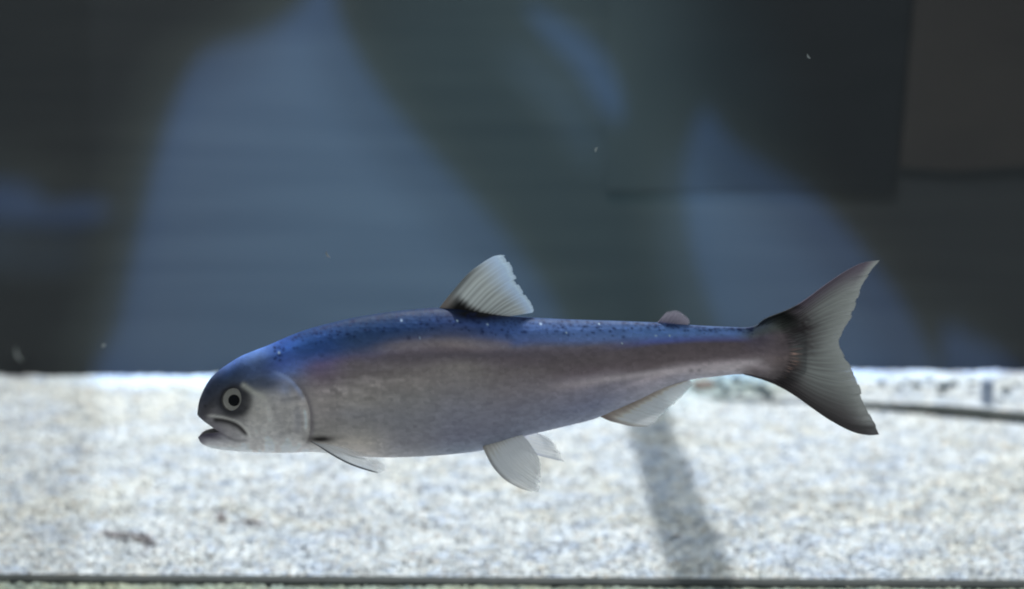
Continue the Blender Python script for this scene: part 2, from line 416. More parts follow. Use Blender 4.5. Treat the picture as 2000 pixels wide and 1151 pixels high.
# ================================================================ FISH
top_pts = [(385.5, 806), (386.5, 797), (388.5, 786), (391, 777), (396, 765), (401, 755), (407, 745), (414, 736), (425, 726), (437, 717), (467, 698), (495, 686), (526, 674), (565, 657), (606, 642), (648, 631),
           (699, 619.5), (769, 609), (820, 604), (858, 602), (906, 606), (960, 614), (1010, 619), (1100, 624), (1200, 627), (1300, 631), (1349, 635), (1410, 638), (1462, 639), (1490, 629), (1520, 617), (1550, 622), (1575, 640), (1588, 662)]
bot_pts = [(385.5, 846), (386.5, 853), (389, 859), (394, 866), (406, 872.5), (422, 876.5), (440, 879), (481, 882), (523, 883.5), (565, 883.5), (606, 882), (650, 885), (700, 890), (744, 892.5), (800, 891.5),
           (850, 889), (900, 884.5), (940, 879), (980, 868), (1021, 852), (1071, 840), (1109, 831), (1157, 819), (1201, 801), (1249, 780), (1298, 757), (1347, 742), (1395, 736), (1451, 731), (1490, 741), (1520, 750), (1550, 745), (1575, 726), (1588, 704)]
wid_pts = [(385.5, 3), (387, 9), (390, 15), (395, 21), (402, 26), (415, 32), (430, 37), (457, 43), (500, 52), (560, 61), (610, 63), (660, 68), (740, 73), (850, 74), (950, 69), (1050, 60), (1150, 47), (1250, 34), (1350, 23), (1450, 14), (1480, 10.2), (1505, 7.0), (1530, 4.3), (1550, 2.8), (1570, 1.6), (1588, 0.5)]
def prof(pts, x):
    C = smooth_curve(pts, 4000); return np.interp(x, C[:, 0], C[:, 1])
NS, NR = 560, 160
q = np.linspace(0, 1, NS)
xs = 385.5 + (1576 - 385.5) * (0.25 * q ** 2.4 + 0.75 * q)
TOP, BOT, WID = prof(top_pts, xs), prof(bot_pts, xs), prof(wid_pts, xs)
th = 2 * math.pi * (np.arange(NR)) / NR
ct, sn = np.cos(th), np.sin(th)
ex = 0.86
yy = -np.sign(sn) * np.abs(sn) ** ex                # near side (towards the camera, -y) first
mid = (TOP + BOT) / 2; hh = (BOT - TOP) / 2
GX = np.repeat(xs[:, None], NR, 1)
GY = mid[:, None] - hh[:, None] * np.sign(ct) * np.abs(ct) ** 0.95
# belly a little fuller and back a little keeled
kk = 1 + 0.06 * (-ct)
GW = WID[:, None] * (yy * kk)[None]
P = unproj(GX, GY, 0.0)
P[..., 1] = GW * K
nside = np.abs(sn)[None] ** 1.0 * np.ones((NS, 1))

def view_px(P):
    Q = P.copy(); Q[..., 1] = -np.abs(Q[..., 1]); return proj(Q)
px, py = view_px(P)

OPE = smooth_curve([(528, 722), (546, 727), (565, 737), (584, 756), (598, 781), (605, 806), (606, 836), (599, 862), (580, 880)], 60)
EYE = np.array([457.5, 782.0])
LIP = smooth_curve([(398, 813), (412, 812.5), (430, 815), (448, 819), (466, 826), (479, 837), (489, 851), (496, 862)], 40)       # pale upper rim of the maxilla
SLOT = smooth_curve([(412, 820), (432, 821), (449, 825), (464, 832), (475, 842), (486, 855)], 40)                            # dark fold under the rim
JAW = smooth_curve([(418, 838), (432, 846), (447, 855), (464, 861), (488, 860)], 30)                                         # fold above the lower jaw
PRE = smooth_curve([(530, 768), (534, 790), (540, 810), (552, 836), (545, 850), (525, 858)], 30)                             # preopercle
SUB = smooth_curve([(545, 782), (562, 781), (580, 778), (592, 779)], 20)
OP2 = smooth_curve([(548, 850), (566, 842), (588, 846), (600, 848)], 20)
def gauss(d, w): return np.exp(-(d / w) ** 2)

d, sg, fr = dist_poly(px, py, OPE)
endf = sstep(0.02, 0.45, fr) * (1 - 0.8 * sstep(0.8, 1.0, fr))
inside = sg > 0
disp = np.where(inside, 2.2 * np.exp(-d / 28) * sstep(-1, 4, d), -1.3 * gauss(d - 3, 6)) * endf
disp = disp * (px > 480) * (px < 660)
r = np.hypot(px - EYE[0], (py - EYE[1]))
disp += -3.0 * gauss(r, 21) + 1.6 * gauss(r - 30, 6) - 1.6 * gauss(r - 25, 3)
for cv, dep, wd in [(SLOT, -3.6, 3.6), (LIP, 0.5, 2.2), (JAW, -1.2, 2.6), (PRE, -1.2, 6), (SUB, -0.6, 4), (OP2, -0.6, 5)]:
    dd, _, f_ = dist_poly(px, py, cv)
    disp += dep * gauss(dd, wd) * sstep(0, 0.12, f_) * (1 - sstep(0.85, 1, f_))
disp += -1.8 * gauss(np.hypot(px - 400.5, py - 793), 3.2)
# gentle muscle relief along the flank
disp += 0.35 * np.sin(px / 17 + 2.5 * np.abs(py - 735) / 60) * sstep(640, 760, px) * (1 - sstep(1350, 1480, px)) * 0.5
P[..., 1] += np.sign(P[..., 1]) * disp * K * nside

Vb = P.reshape(-1, 3)
Fb = [(i * NR + j, (i + 1) * NR + j, (i + 1) * NR + (j + 1) % NR, i * NR + (j + 1) % NR) for i in range(NS - 1) for j in range(NR)]
Fb.append(tuple(range(NR))); Fb.append(tuple((NS - 1) * NR + j for j in range(NR - 1, -1, -1)))

# --- skin material
def skin_material():
    m, nt, p = new_mat('fish_skin')
    at = node(nt, 'ShaderNodeAttribute', attribute_name='tint')
    tc = node(nt, 'ShaderNodeTexCoord')
    nz = node(nt, 'ShaderNodeTexNoise'); nz.inputs['Scale'].default_value = 260; nz.inputs['Detail'].default_value = 6
    mp = node(nt, 'ShaderNodeMapping'); mp.inputs['Scale'].default_value = (0.55, 1, 1.2)
    link(nt, tc.outputs['Object'], mp.inputs['Vector']); link(nt, mp.outputs['Vector'], nz.inputs['Vector'])
    mr = node(nt, 'ShaderNodeMapRange'); mr.inputs['From Min'].default_value = 0.3; mr.inputs['From Max'].default_value = 0.7
    mr.inputs['To Min'].default_value = 0.93; mr.inputs['To Max'].default_value = 1.07
    link(nt, nz.outputs['Fac'], mr.inputs['Value'])
    mx = node(nt, 'ShaderNodeVectorMath', operation='SCALE')
    link(nt, at.outputs['Color'], mx.inputs[0]); link(nt, mr.outputs['Result'], mx.inputs['Scale'])
    # scales
    mp2 = node(nt, 'ShaderNodeMapping'); mp2.inputs['Scale'].default_value = (0.62, 0.0, 1.0)
    vo = node(nt, 'ShaderNodeTexVoronoi'); vo.inputs['Scale'].default_value = 620; vo.inputs['Randomness'].default_value = 0.55
    link(nt, tc.outputs['Object'], mp2.inputs['Vector']); link(nt, mp2.outputs['Vector'], vo.inputs['Vector'])
    sx = node(nt, 'ShaderNodeSeparateColor'); link(nt, vo.outputs['Color'], sx.inputs['Color'])
    sp_ = node(nt, 'ShaderNodeMapRange'); sp_.inputs['To Min'].default_value = 0.92; sp_.inputs['To Max'].default_value = 1.09
    link(nt, sx.outputs['Red'], sp_.inputs['Value'])
    m2 = node(nt, 'ShaderNodeVectorMath', operation='SCALE'); link(nt, mx.outputs['Vector'], m2.inputs[0]); link(nt, sp_.outputs['Result'], m2.inputs['Scale'])
    link(nt, m2.outputs['Vector'], p.inputs['Base Color'])
    ml = node(nt, 'ShaderNodeMath', operation='MULTIPLY'); link(nt, vo.outputs['Distance'], ml.inputs[0]); link(nt, at.outputs['Alpha'], ml.inputs[1])
    b = node(nt, 'ShaderNodeBump'); b.inputs['Strength'].default_value = 0.22; b.inputs['Distance'].default_value = 0.0005
    link(nt, ml.outputs['Value'], b.inputs['Height']); link(nt, b.outputs['Normal'], p.inputs['Normal'])
    # roughness breaks up with the scales
    mr2 = node(nt, 'ShaderNodeMapRange'); mr2.inputs['To Min'].default_value = 0.45; mr2.inputs['To Max'].default_value = 0.65
    link(nt, nz.outputs['Fac'], mr2.inputs['Value']); link(nt, mr2.outputs['Result'], p.inputs['Roughness'])
    p.inputs['Metallic'].default_value = 0.0
    p.inputs['Specular IOR Level'].default_value = 0.06
    p.inputs['Subsurface Weight'].default_value = 0.0
    return m
M_skin = skin_material()
M_mouth = noisy_mat('mouth_lining', (0.16, 0.14, 0.14), (0.24, 0.22, 0.21), 300, 0.45)

fish = bpy.data.objects.new('fish', None); COL.objects.link(fish)
fish.empty_display_size = 0.02
tag(fish, 'slender young salmon with blue back and silver grey flank swimming left', 'fish')

body_raw = mesh_obj('body_raw', Vb, Fb, None)
body_raw.data.materials.append(M_skin); body_raw.data.materials.append(M_mouth)
# open mouth: cut the gape through the snout
gape = [(360, 804), (387, 810), (394, 814), (404, 820.5), (414, 826.5), (424, 833), (432, 838), (422, 840.5), (410, 841.5), (400, 843.5), (393, 847.5), (389, 852.5), (380, 859), (360, 862)]
g = unproj([a for a, _ in gape], [b for _, b in gape], 0.0)
n = len(gape)
Vg = [(p[0], -0.03, p[2]) for p in g] + [(p[0], 0.03, p[2]) for p in g]
Fg = [tuple(range(n)), tuple(range(2 * n - 1, n - 1, -1))] + [(i, i + n, (i + 1) % n + n, (i + 1) % n) for i in range(n)]
cutter = mesh_obj('cutter', Vg, Fg, None, smooth=False)
cutter.data.materials.append(M_skin); cutter.data.materials.append(M_mouth)
for f in cutter.data.polygons: f.material_index = 1
bm = bmesh.new(); bm.from_mesh(cutter.data); bmesh.ops.recalc_face_normals(bm, faces=bm.faces); bm.to_mesh(cutter.data); bm.free()
bm = bmesh.new(); bm.from_mesh(body_raw.data); bmesh.ops.recalc_face_normals(bm, faces=bm.faces); bm.to_mesh(body_raw.data); bm.free()
md = body_raw.modifiers.new('gape', 'BOOLEAN'); md.operation = 'DIFFERENCE'; md.solver = 'EXACT'; md.object = cutter
dg = bpy.context.evaluated_depsgraph_get()
me = bpy.data.meshes.new_from_object(body_raw.evaluated_get(dg))
me.name = 'body'
bpy.data.objects.remove(body_raw, do_unlink=True); bpy.data.objects.remove(cutter, do_unlink=True)
body = bpy.data.objects.new('body', me); COL.objects.link(body); body.parent = fish
me.polygons.foreach_set('use_smooth', [True] * len(me.polygons))
me.set_sharp_from_angle(angle=math.radians(50))

# --- skin colours (pigment of the animal), tabulated along the body: s = 0 back ... 1 belly
TAB = [
 (386, [(0, 58, 58, 64), (.5, 60, 58, 62), (1, 74, 70, 76)]),
 (410, [(0, 50, 58, 80), (.15, 46, 50, 62), (.35, 48, 47, 50), (.5, 74, 70, 70), (.6, 90, 86, 86), (.74, 84, 79, 82), (.81, 62, 58, 66), (.88, 108, 104, 106), (1, 150, 147, 145)]),
 (450, [(0, 66, 88, 138), (.1, 60, 78, 116), (.2, 52, 60, 76), (.3, 50, 52, 60), (.5, 46, 46, 49), (.6, 70, 67, 66), (.7, 98, 93, 92), (.8, 108, 103, 102), (.87, 114, 110, 110), (.93, 136, 132, 130), (1, 150, 147, 145)]),
 (500, [(0, 74, 102, 156), (.1, 80, 99, 138), (.2, 68, 82, 114), (.3, 60, 66, 80), (.4, 84, 84, 88), (.5, 132, 127, 121), (.6, 130, 124, 118), (.8, 132, 127, 123), (1, 146, 141, 138)]),
 (560, [(0, 52, 84, 156), (.1, 62, 95, 166), (.2, 68, 87, 146), (.3, 82, 97, 140), (.4, 104, 104, 117), (.5, 118, 113, 112), (.6, 128, 122, 118), (.8, 132, 127, 123), (1, 142, 138, 136)]),
 (625, [(0, 46, 68, 126), (.1, 50, 72, 134), (.2, 54, 72, 130), (.3, 92, 83, 106), (.4, 98, 87, 95), (.5, 114, 105, 104), (.6, 124, 116, 112), (.7, 121, 114, 111), (.85, 114, 109, 105), (.93, 128, 122, 117), (1, 148, 146, 145)]),
 (700, [(0, 42, 60, 104), (.1, 47, 64, 110), (.2, 60, 70, 108), (.28, 88, 82, 98), (.34, 98, 90, 92), (.42, 100, 92, 91), (.5, 120, 112, 108), (.6, 124, 117, 112), (.7, 112, 108, 108), (.8, 117, 112, 109), (.9, 136, 129, 122), (1, 138, 132, 128)]),
 (800, [(0, 44, 60, 104), (.12, 50, 66, 116), (.2, 76, 76, 108), (.26, 106, 96, 103), (.33, 90, 82, 85), (.42, 106, 98, 95), (.5, 118, 110, 106), (.6, 113, 108, 106), (.75, 107, 104, 106), (.9, 106, 103, 106), (1, 112, 110, 112)]),
 (900, [(0, 48, 60, 104), (.1, 58, 68, 120), (.18, 80, 77, 110), (.25, 116, 102, 105), (.32, 90, 82, 85), (.4, 113, 105, 101), (.5, 112, 105, 103), (.7, 107, 104, 109), (.9, 97, 96, 105), (1, 100, 104, 112)]),
 (1020, [(0, 54, 70, 122), (.12, 60, 76, 136), (.2, 76, 82, 132), (.26, 98, 90, 100), (.34, 88, 79, 82), (.45, 98, 90, 89), (.6, 108, 101, 103), (.75, 103, 100, 107), (1, 98, 100, 110)]),
 (1150, [(0, 56, 73, 130), (.1, 60, 78, 142), (.2, 74, 84, 138), (.27, 90, 82, 88), (.4, 85, 77, 78), (.5, 94, 84, 86), (.57, 114, 104, 107), (.63, 124, 114, 117), (.7, 110, 105, 112), (.85, 99, 99, 111), (1, 100, 102, 112)]),
 (1300, [(0, 56, 76, 136), (.15, 62, 85, 150), (.28, 72, 80, 126), (.35, 80, 72, 76), (.5, 85, 75, 76), (.62, 91, 81, 81), (.7, 114, 104, 105), (.78, 148, 137, 138), (.86, 128, 121, 125), (1, 122, 119, 125)]),
 (1430, [(0, 58, 77, 135), (.15, 66, 84, 148), (.26, 75, 78, 118), (.35, 76, 67, 70), (.5, 82, 72, 74), (.64, 95, 85, 87), (.74, 142, 130, 131), (.86, 150, 140, 140), (1, 118, 114, 117)]),
 (1480, [(0, 54, 56, 80), (.2, 70, 64, 74), (.5, 84, 75, 77), (.66, 104, 94, 94), (.78, 128, 117, 117), (.9, 92, 84, 84), (1, 70, 64, 64)]),
 (1530, [(0, 46, 42, 44), (.14, 58, 52, 54), (.3, 86, 77, 78), (.5, 92, 82, 83), (.62, 106, 94, 92), (.8, 84, 76, 75), (1, 62, 57, 57)]),
 (1562, [(0, 56, 50, 52), (.16, 60, 54, 55), (.4, 88, 82, 82), (.6, 108, 94, 88), (.8, 82, 75, 74), (1, 64, 59, 59)]),
 (1588, [(0, 72, 70, 70), (.4, 104, 106, 106), (.6, 104, 104, 102), (1, 76, 72, 72)]),
]
sg_ = np.linspace(0, 1, 101)
GRID = np.stack([np.stack([np.interp(sg_, [r_[0] for r_ in row], [r_[c] for r_ in row]) for c in (1, 2, 3)], -1) for _, row in TAB])   # ns,101,3
TX = np.array([t[0] for t in TAB], float)
GAIN = 2.9
def skin_colour(px, py):
    t, b = prof(top_pts, px), prof(bot_pts, px)
    s = np.clip((py - t) / (b - t), 0, 1)
    wob = (value_noise(px / 60 + 10, py / 40 + 5, 41) - 0.5) * 0.02
    s = np.clip(s + wob, 0, 1)
    i = np.clip(np.searchsorted(TX, px) - 1, 0, len(TX) - 2)
    f = np.clip((px - TX[i]) / (TX[i + 1] - TX[i]), 0, 1); f = f * f * (3 - 2 * f)
    si = np.clip(s * 100, 0, 99.999); s0 = si.astype(int); sf = (si - s0)[:, None]
    c = (GRID[i, s0] * (1 - sf) + GRID[i, s0 + 1] * sf) * (1 - f[:, None]) + (GRID[i + 1, s0] * (1 - sf) + GRID[i + 1, s0 + 1] * sf) * f[:, None]
    C = lin(c)
    bw = (1 - sstep(0.16, 0.30, s))[:, None]
    C = C * (1 + bw * (-0.26 + 0.48 * sstep(880, 1150, px)[:, None])); g_ = C.mean(1, keepdims=True); ds = bw * (0.02 + 0.20 * sstep(880, 1150, px)[:, None]); C = C * (1 - ds) + g_ * ds
    hb = sstep(540, 620, px)[:, None]
    C = C * (1 - bw * hb + bw * hb * np.array([0.88, 1.07, 0.88]))
    C *= (1 - 0.62 * (1 - sstep(0.0, 0.10, s)) * sstep(480, 580, px))[:, None]
    fl = (sstep(0.22, 0.32, s) * sstep(560, 640, px))[:, None]              # livelier contrast on the flank
    C = C * (1 - fl) + fl * 0.155 * (C / 0.155) ** 1.12
    C *= (1 + 0.08 * (value_noise(px / 16, py / 5 + 4, 61) - 0.5) + 0.16 * (value_noise(px / 6 + 9, py / 3, 62) - 0.5))[:, None]
    C *= (1 + 0.22 * (1 - sstep(590, 612, px)) * sstep(0.42, 0.52, s))[:, None]
    hd = ((px < 605) & (px > 470)) * sstep(0.40, 0.5, s)
    C *= (1 + hd * (0.30 * (value_noise(px / 13 + 2, py / 26 + 8, 63) - 0.5) + 0.16 * (value_noise(px / 6, py / 8, 64) - 0.5)))[:, None]
    def mixc(C, col, w): w = np.clip(w, 0, 1)[:, None]; return C * (1 - w) + w * lin(col)
    for cv, wd, col, am in [([(690, 690), (760, 676), (840, 669), (920, 669), (1010, 675)], 9, (126, 111, 106), .4),
                            ([(630, 718), (700, 705), (780, 698), (880, 692), (1000, 693), (1120, 695)], 8, (78, 71, 74), .6),
                            ([(980, 700), (1150, 706), (1300, 694), (1470, 684)], 22, (82, 73, 73), .55),
                            ([(1030, 764), (1150, 746), (1300, 727), (1400, 717), (1500, 704)], 6, (152, 141, 141), .65)]:
        dd, _, f_ = dist_poly(px, py, smooth_curve(cv, 40))
        C = mixc(C, col, gauss(dd, wd) * am * sstep(0, 0.35, f_) * (1 - sstep(0.93, 1, f_)))
    C *= (1 - 0.30 * sstep(1495, 1535, px) * (0.6 + 0.8 * value_noise(px / 12, py / 9, 81)))[:, None]
    # operculum outline and gill slit
    d, sg, fr = dist_poly(px, py, OPE)
    near = (px > 480) & (px < 680)
    endf = sstep(0, 0.12, fr)
    C = mixc(C, (70, 63, 68), near * (sg <= 0) * gauss(d - 2.5, 5.5) * 0.55 * sstep(0.08, 0.45, fr) * (1 - 0.7 * sstep(0.78, 0.95, fr)))
    C = mixc(C, (128, 140, 172), near * (sg > 0) * gauss(d - 4, 5) * 0.5 * (1 - sstep(0.30, 0.5, fr)) * endf)
    C = mixc(C, (172, 168, 162), near * (sg > 0) * gauss(d - 9, 3.5) * 0.8 * sstep(0.52, 0.6, fr) * (1 - sstep(0.72, 0.8, fr)))  # white highlight painted along the gill cover's rear edge
    C = mixc(C, (106, 104, 108), near * (sg > 0) * gauss(d - 24, 9) * 0.5 * sstep(0.45, 0.6, fr) * (1 - sstep(0.75, 0.85, fr)))
    # head folds
    for cv, col, wd, am in [(LIP, (160, 155, 148), 2.8, .75), (SLOT, (34, 31, 31), 4.6, .92), (JAW, (70, 65, 66), 3.2, .5), (PRE, (98, 94, 94), 8.0, .35), (SUB, (88, 84, 86), 4, .4), (OP2, (104, 99, 97), 6, .4)]:
        dd, _, f_ = dist_poly(px, py, cv)
        C = mixc(C, col, gauss(dd, wd) * am * sstep(0, 0.12, f_) * (1 - sstep(0.85, 1, f_)))
    # dark mask round the eye, pale streak behind it
    r = np.hypot((px - EYE[0] - 3) / 1.05, py - EYE[1] - 1)
    C = mixc(C, (38, 37, 39), (1 - sstep(24, 40, r)) * 0.9)
    st = smooth_curve([(468, 747), (482, 757), (498, 768), (514, 776)], 20)
    dd, _, f_ = dist_poly(px, py, st); C = mixc(C, (150, 146, 136), gauss(dd, 5.5) * .75 * sstep(0, .2, f_))
    dd = np.hypot((px - 507) / 16, (py - 786) / 22); C = mixc(C, (138, 132, 126), gauss(dd, 1) * .6)
    dd = np.hypot((px - 520) / 22, (py - 750) / 9); C = mixc(C, (58, 63, 76), gauss(dd, 1) * .8)
    C = mixc(C, (110, 118, 140), gauss(np.hypot((px - 557) / 12, (py - 757) / 14), 1) * .5)
    C = mixc(C, (28, 27, 29), gauss(np.hypot(px - 400.5, py - 793), 3.2) * .8)
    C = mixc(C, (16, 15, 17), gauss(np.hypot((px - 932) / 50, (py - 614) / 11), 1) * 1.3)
    C = mixc(C, (46, 42, 50), gauss(np.hypot((px - 404) / 24, (py - 850) / 8), 1) * .8)
    C = mixc(C, (50, 48, 50), gauss(np.hypot((px - 396) / 14, (py - 806) / 12), 1) * .7)
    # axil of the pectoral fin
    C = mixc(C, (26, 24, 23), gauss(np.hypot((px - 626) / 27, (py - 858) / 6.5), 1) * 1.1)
    # pale rows of scales behind the gill cover
    w = sstep(612, 640, px) * (1 - sstep(760, 880, px)) * gauss(py - 765 + (px - 620) * .12, 30)
    rows = 0.5 + 0.5 * np.sin((py + (px - 620) * .10 + 3 * value_noise(px / 18, py / 9, 51)) * 2 * math.pi / 7.5)
    brk = sstep(0.35, 0.7, value_noise(px / 14 + 3, py / 7.5, 52))
    C *= (1 + 0.55 * w * (rows * brk - 0.25))[:, None]
    return C, s
Vx = np.empty(len(me.vertices) * 3, np.float32); me.vertices.foreach_get('co', Vx); Vx = Vx.reshape(-1, 3).astype(float)
px, py = view_px(Vx)
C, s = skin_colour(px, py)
# dark spots on the back and a few bright flecks
sr = np.random.default_rng(5)
for k_ in range(420):
    sx = sr.uniform(535, 1470); tt = prof(top_pts, np.array([sx]))[0]; bb = prof(bot_pts, np.array([sx]))[0]
    syy = tt + abs(sr.normal(0, 0.07)) * (bb - tt) + 2
    rr = sr.uniform(1.2, 3.0); m = (np.abs(px - sx) < 14) & (np.abs(py - syy) < 14)
    w = gauss(np.hypot((px[m] - sx) / 1.3, py[m] - syy), rr) * sr.uniform(.35, .85)
    C[m] = C[m] * (1 - w[:, None]) + w[:, None] * lin((16, 22, 48))
for sx, syy, rr in [(545, 689, 3.0), (784, 626, 2.8), (893, 627, 2.2), (952, 634, 2.5), (1056, 633, 3), (1281, 656, 2.4), (1308, 656, 2.4), (820, 661, 2), (1106, 650, 2), (1215, 671, 1.8), (1170, 633, 2)]:
    w = gauss(np.hypot(px - sx, py - syy), rr * .75)[:, None] * .7
    C = C * (1 - w) + w * lin((160, 178, 210))
for sx, syy, rr in [(1350, 724, 4.5), (1366, 724, 3), (1322, 752, 4), (1342, 749, 3)]:
    w = gauss(np.hypot((px - sx) / 1.3, py - syy), rr)[:, None] * .6
    C = C * (1 - w) + w * lin((70, 64, 66))
for sx, syy, rr in [(1556, 712, 8), (1545, 722, 6), (1552, 690, 5)]:
    w = gauss(np.hypot(px - sx, py - syy), rr)[:, None] * .55
    C = C * (1 - w) + w * lin((150, 118, 104))
scale_amt = sstep(600, 630, px) * (1 - 0.6 * sstep(1380, 1480, px))
a = me.color_attributes.new('tint', 'FLOAT_COLOR', 'POINT')
rgba = np.ones((len(Vx), 4), np.float32); rgba[:, :3] = np.clip(C * GAIN, 0, 0.9); rgba[:, 3] = scale_amt
a.data.foreach_set('color', rgba.ravel())

# --- eye: eyeball with iris ring and pupil
def surf_y(x0, y0):
    near = Vx[:, 1] < 0
    m = near & (np.hypot(px - x0, py - y0) < 6)
    return Vx[m, 1].mean()
def dome(name, cx, cz, y0, rx, rz, h, hole, mat, parent, side=-1, seg=48, rings=10, y_edge=0.0):
    V, Fc = [], []
    for i in range(rings + 1):
        t = hole + (1 - hole) * i / rings
        for j in range(seg):
            a_ = 2 * math.pi * j / seg
            yv = y0 + side * (h * math.sqrt(max(0, 1 - t * t * 0.98)) + y_edge)
            V.append((cx + rx * t * math.cos(a_), yv, cz + rz * t * math.sin(a_)))
    for i in range(rings):
        for j in range(seg):
            a_ = i * seg + j; b_ = i * seg + (j + 1) % seg
            Fc.append((a_, b_, b_ + seg, a_ + seg) if side < 0 else (a_, a_ + seg, b_ + seg, b_))
    if hole < 0.05: Fc.append(tuple(range(seg)))
    return mesh_obj(name, V, Fc, mat, parent)
def simple(name, c, rough, spec=0.5, coat=0.0):
    m, nt, p = new_mat(name)
    nz = node(nt, 'ShaderNodeTexNoise'); nz.inputs['Scale'].default_value = 700; nz.inputs['Detail'].default_value = 4
    tc = node(nt, 'ShaderNodeTexCoord'); link(nt, tc.outputs['Object'], nz.inputs['Vector'])
    mr = node(nt, 'ShaderNodeMapRange'); mr.inputs['To Min'].default_value = .75; mr.inputs['To Max'].default_value = 1.25
    link(nt, nz.outputs['Fac'], mr.inputs['Value'])
    cc = node(nt, 'ShaderNodeRGB'); cc.outputs[0].default_value = (*c, 1)
    mx = node(nt, 'ShaderNodeVectorMath', operation='SCALE'); link(nt, cc.outputs[0], mx.inputs[0]); link(nt, mr.outputs['Result'], mx.inputs['Scale'])
    link(nt, mx.outputs['Vector'], p.inputs['Base Color'])
    p.inputs['Roughness'].default_value = rough; p.inputs['Specular IOR Level'].default_value = spec; p.inputs['Coat Weight'].default_value = coat
    return m
M_iris = simple('iris', tuple(lin((142, 137, 128)) * 1.2), 0.35, 0.5)
M_irisd = simple('eye_rim', tuple(lin((70, 66, 62))), 0.4)
M_pupil = simple('pupil', (0.004, 0.005, 0.007), 0.25, 0.15)
ye = surf_y(*EYE) 
for side in (-1, 1):
    yb = abs(ye) * side
    e0 = unproj(EYE[0], EYE[1], -abs(ye))
    ball = dome('eye', e0[0], e0[2], yb - side * 0.0004, 24.5 * K, 24.5 * K, 0.0012, 0.0, M_irisd, fish, side)
    dome('iris', e0[0] + 0.2 * K, e0[2] + 0.5 * K, yb - side * 0.0003, 22.6 * K, 23.0 * K, 0.0016, 0.50, M_iris, ball, side)
    dome('pupil', e0[0] - 1.5 * K, e0[2] + 0.8 * K, yb + side * 0.0004, 11.6 * K, 12.8 * K, 0.0012, 0.0, M_pupil, ball, side)

# --- fins
def fin_material(name, translucent=0.45):
    m, nt, p = new_mat(name)
    out = nt.nodes['Material Output']
    at = node(nt, 'ShaderNodeAttribute', attribute_name='tint')
    link(nt, at.outputs['Color'], p.inputs['Base Color'])
    p.inputs['Roughness'].default_value = 0.5; p.inputs['Specular IOR Level'].default_value = 0.25
    tr = node(nt, 'ShaderNodeBsdfTranslucent'); link(nt, at.outputs['Color'], tr.inputs['Color'])
    m1 = node(nt, 'ShaderNodeMixShader'); m1.inputs['Fac'].default_value = translucent
    link(nt, p.outputs['BSDF'], m1.inputs[1]); link(nt, tr.outputs['BSDF'], m1.inputs[2])
    tp = node(nt, 'ShaderNodeBsdfTransparent')
    m2 = node(nt, 'ShaderNodeMixShader'); link(nt, at.outputs['Alpha'], m2.inputs['Fac'])
    link(nt, tp.outputs['BSDF'], m2.inputs[1]); link(nt, m1.outputs['Shader'], m2.inputs[2])
    link(nt, m2.outputs['Shader'], out.inputs['Surface'])
    return m
M_fin = fin_material('fin_membrane', 0.5)

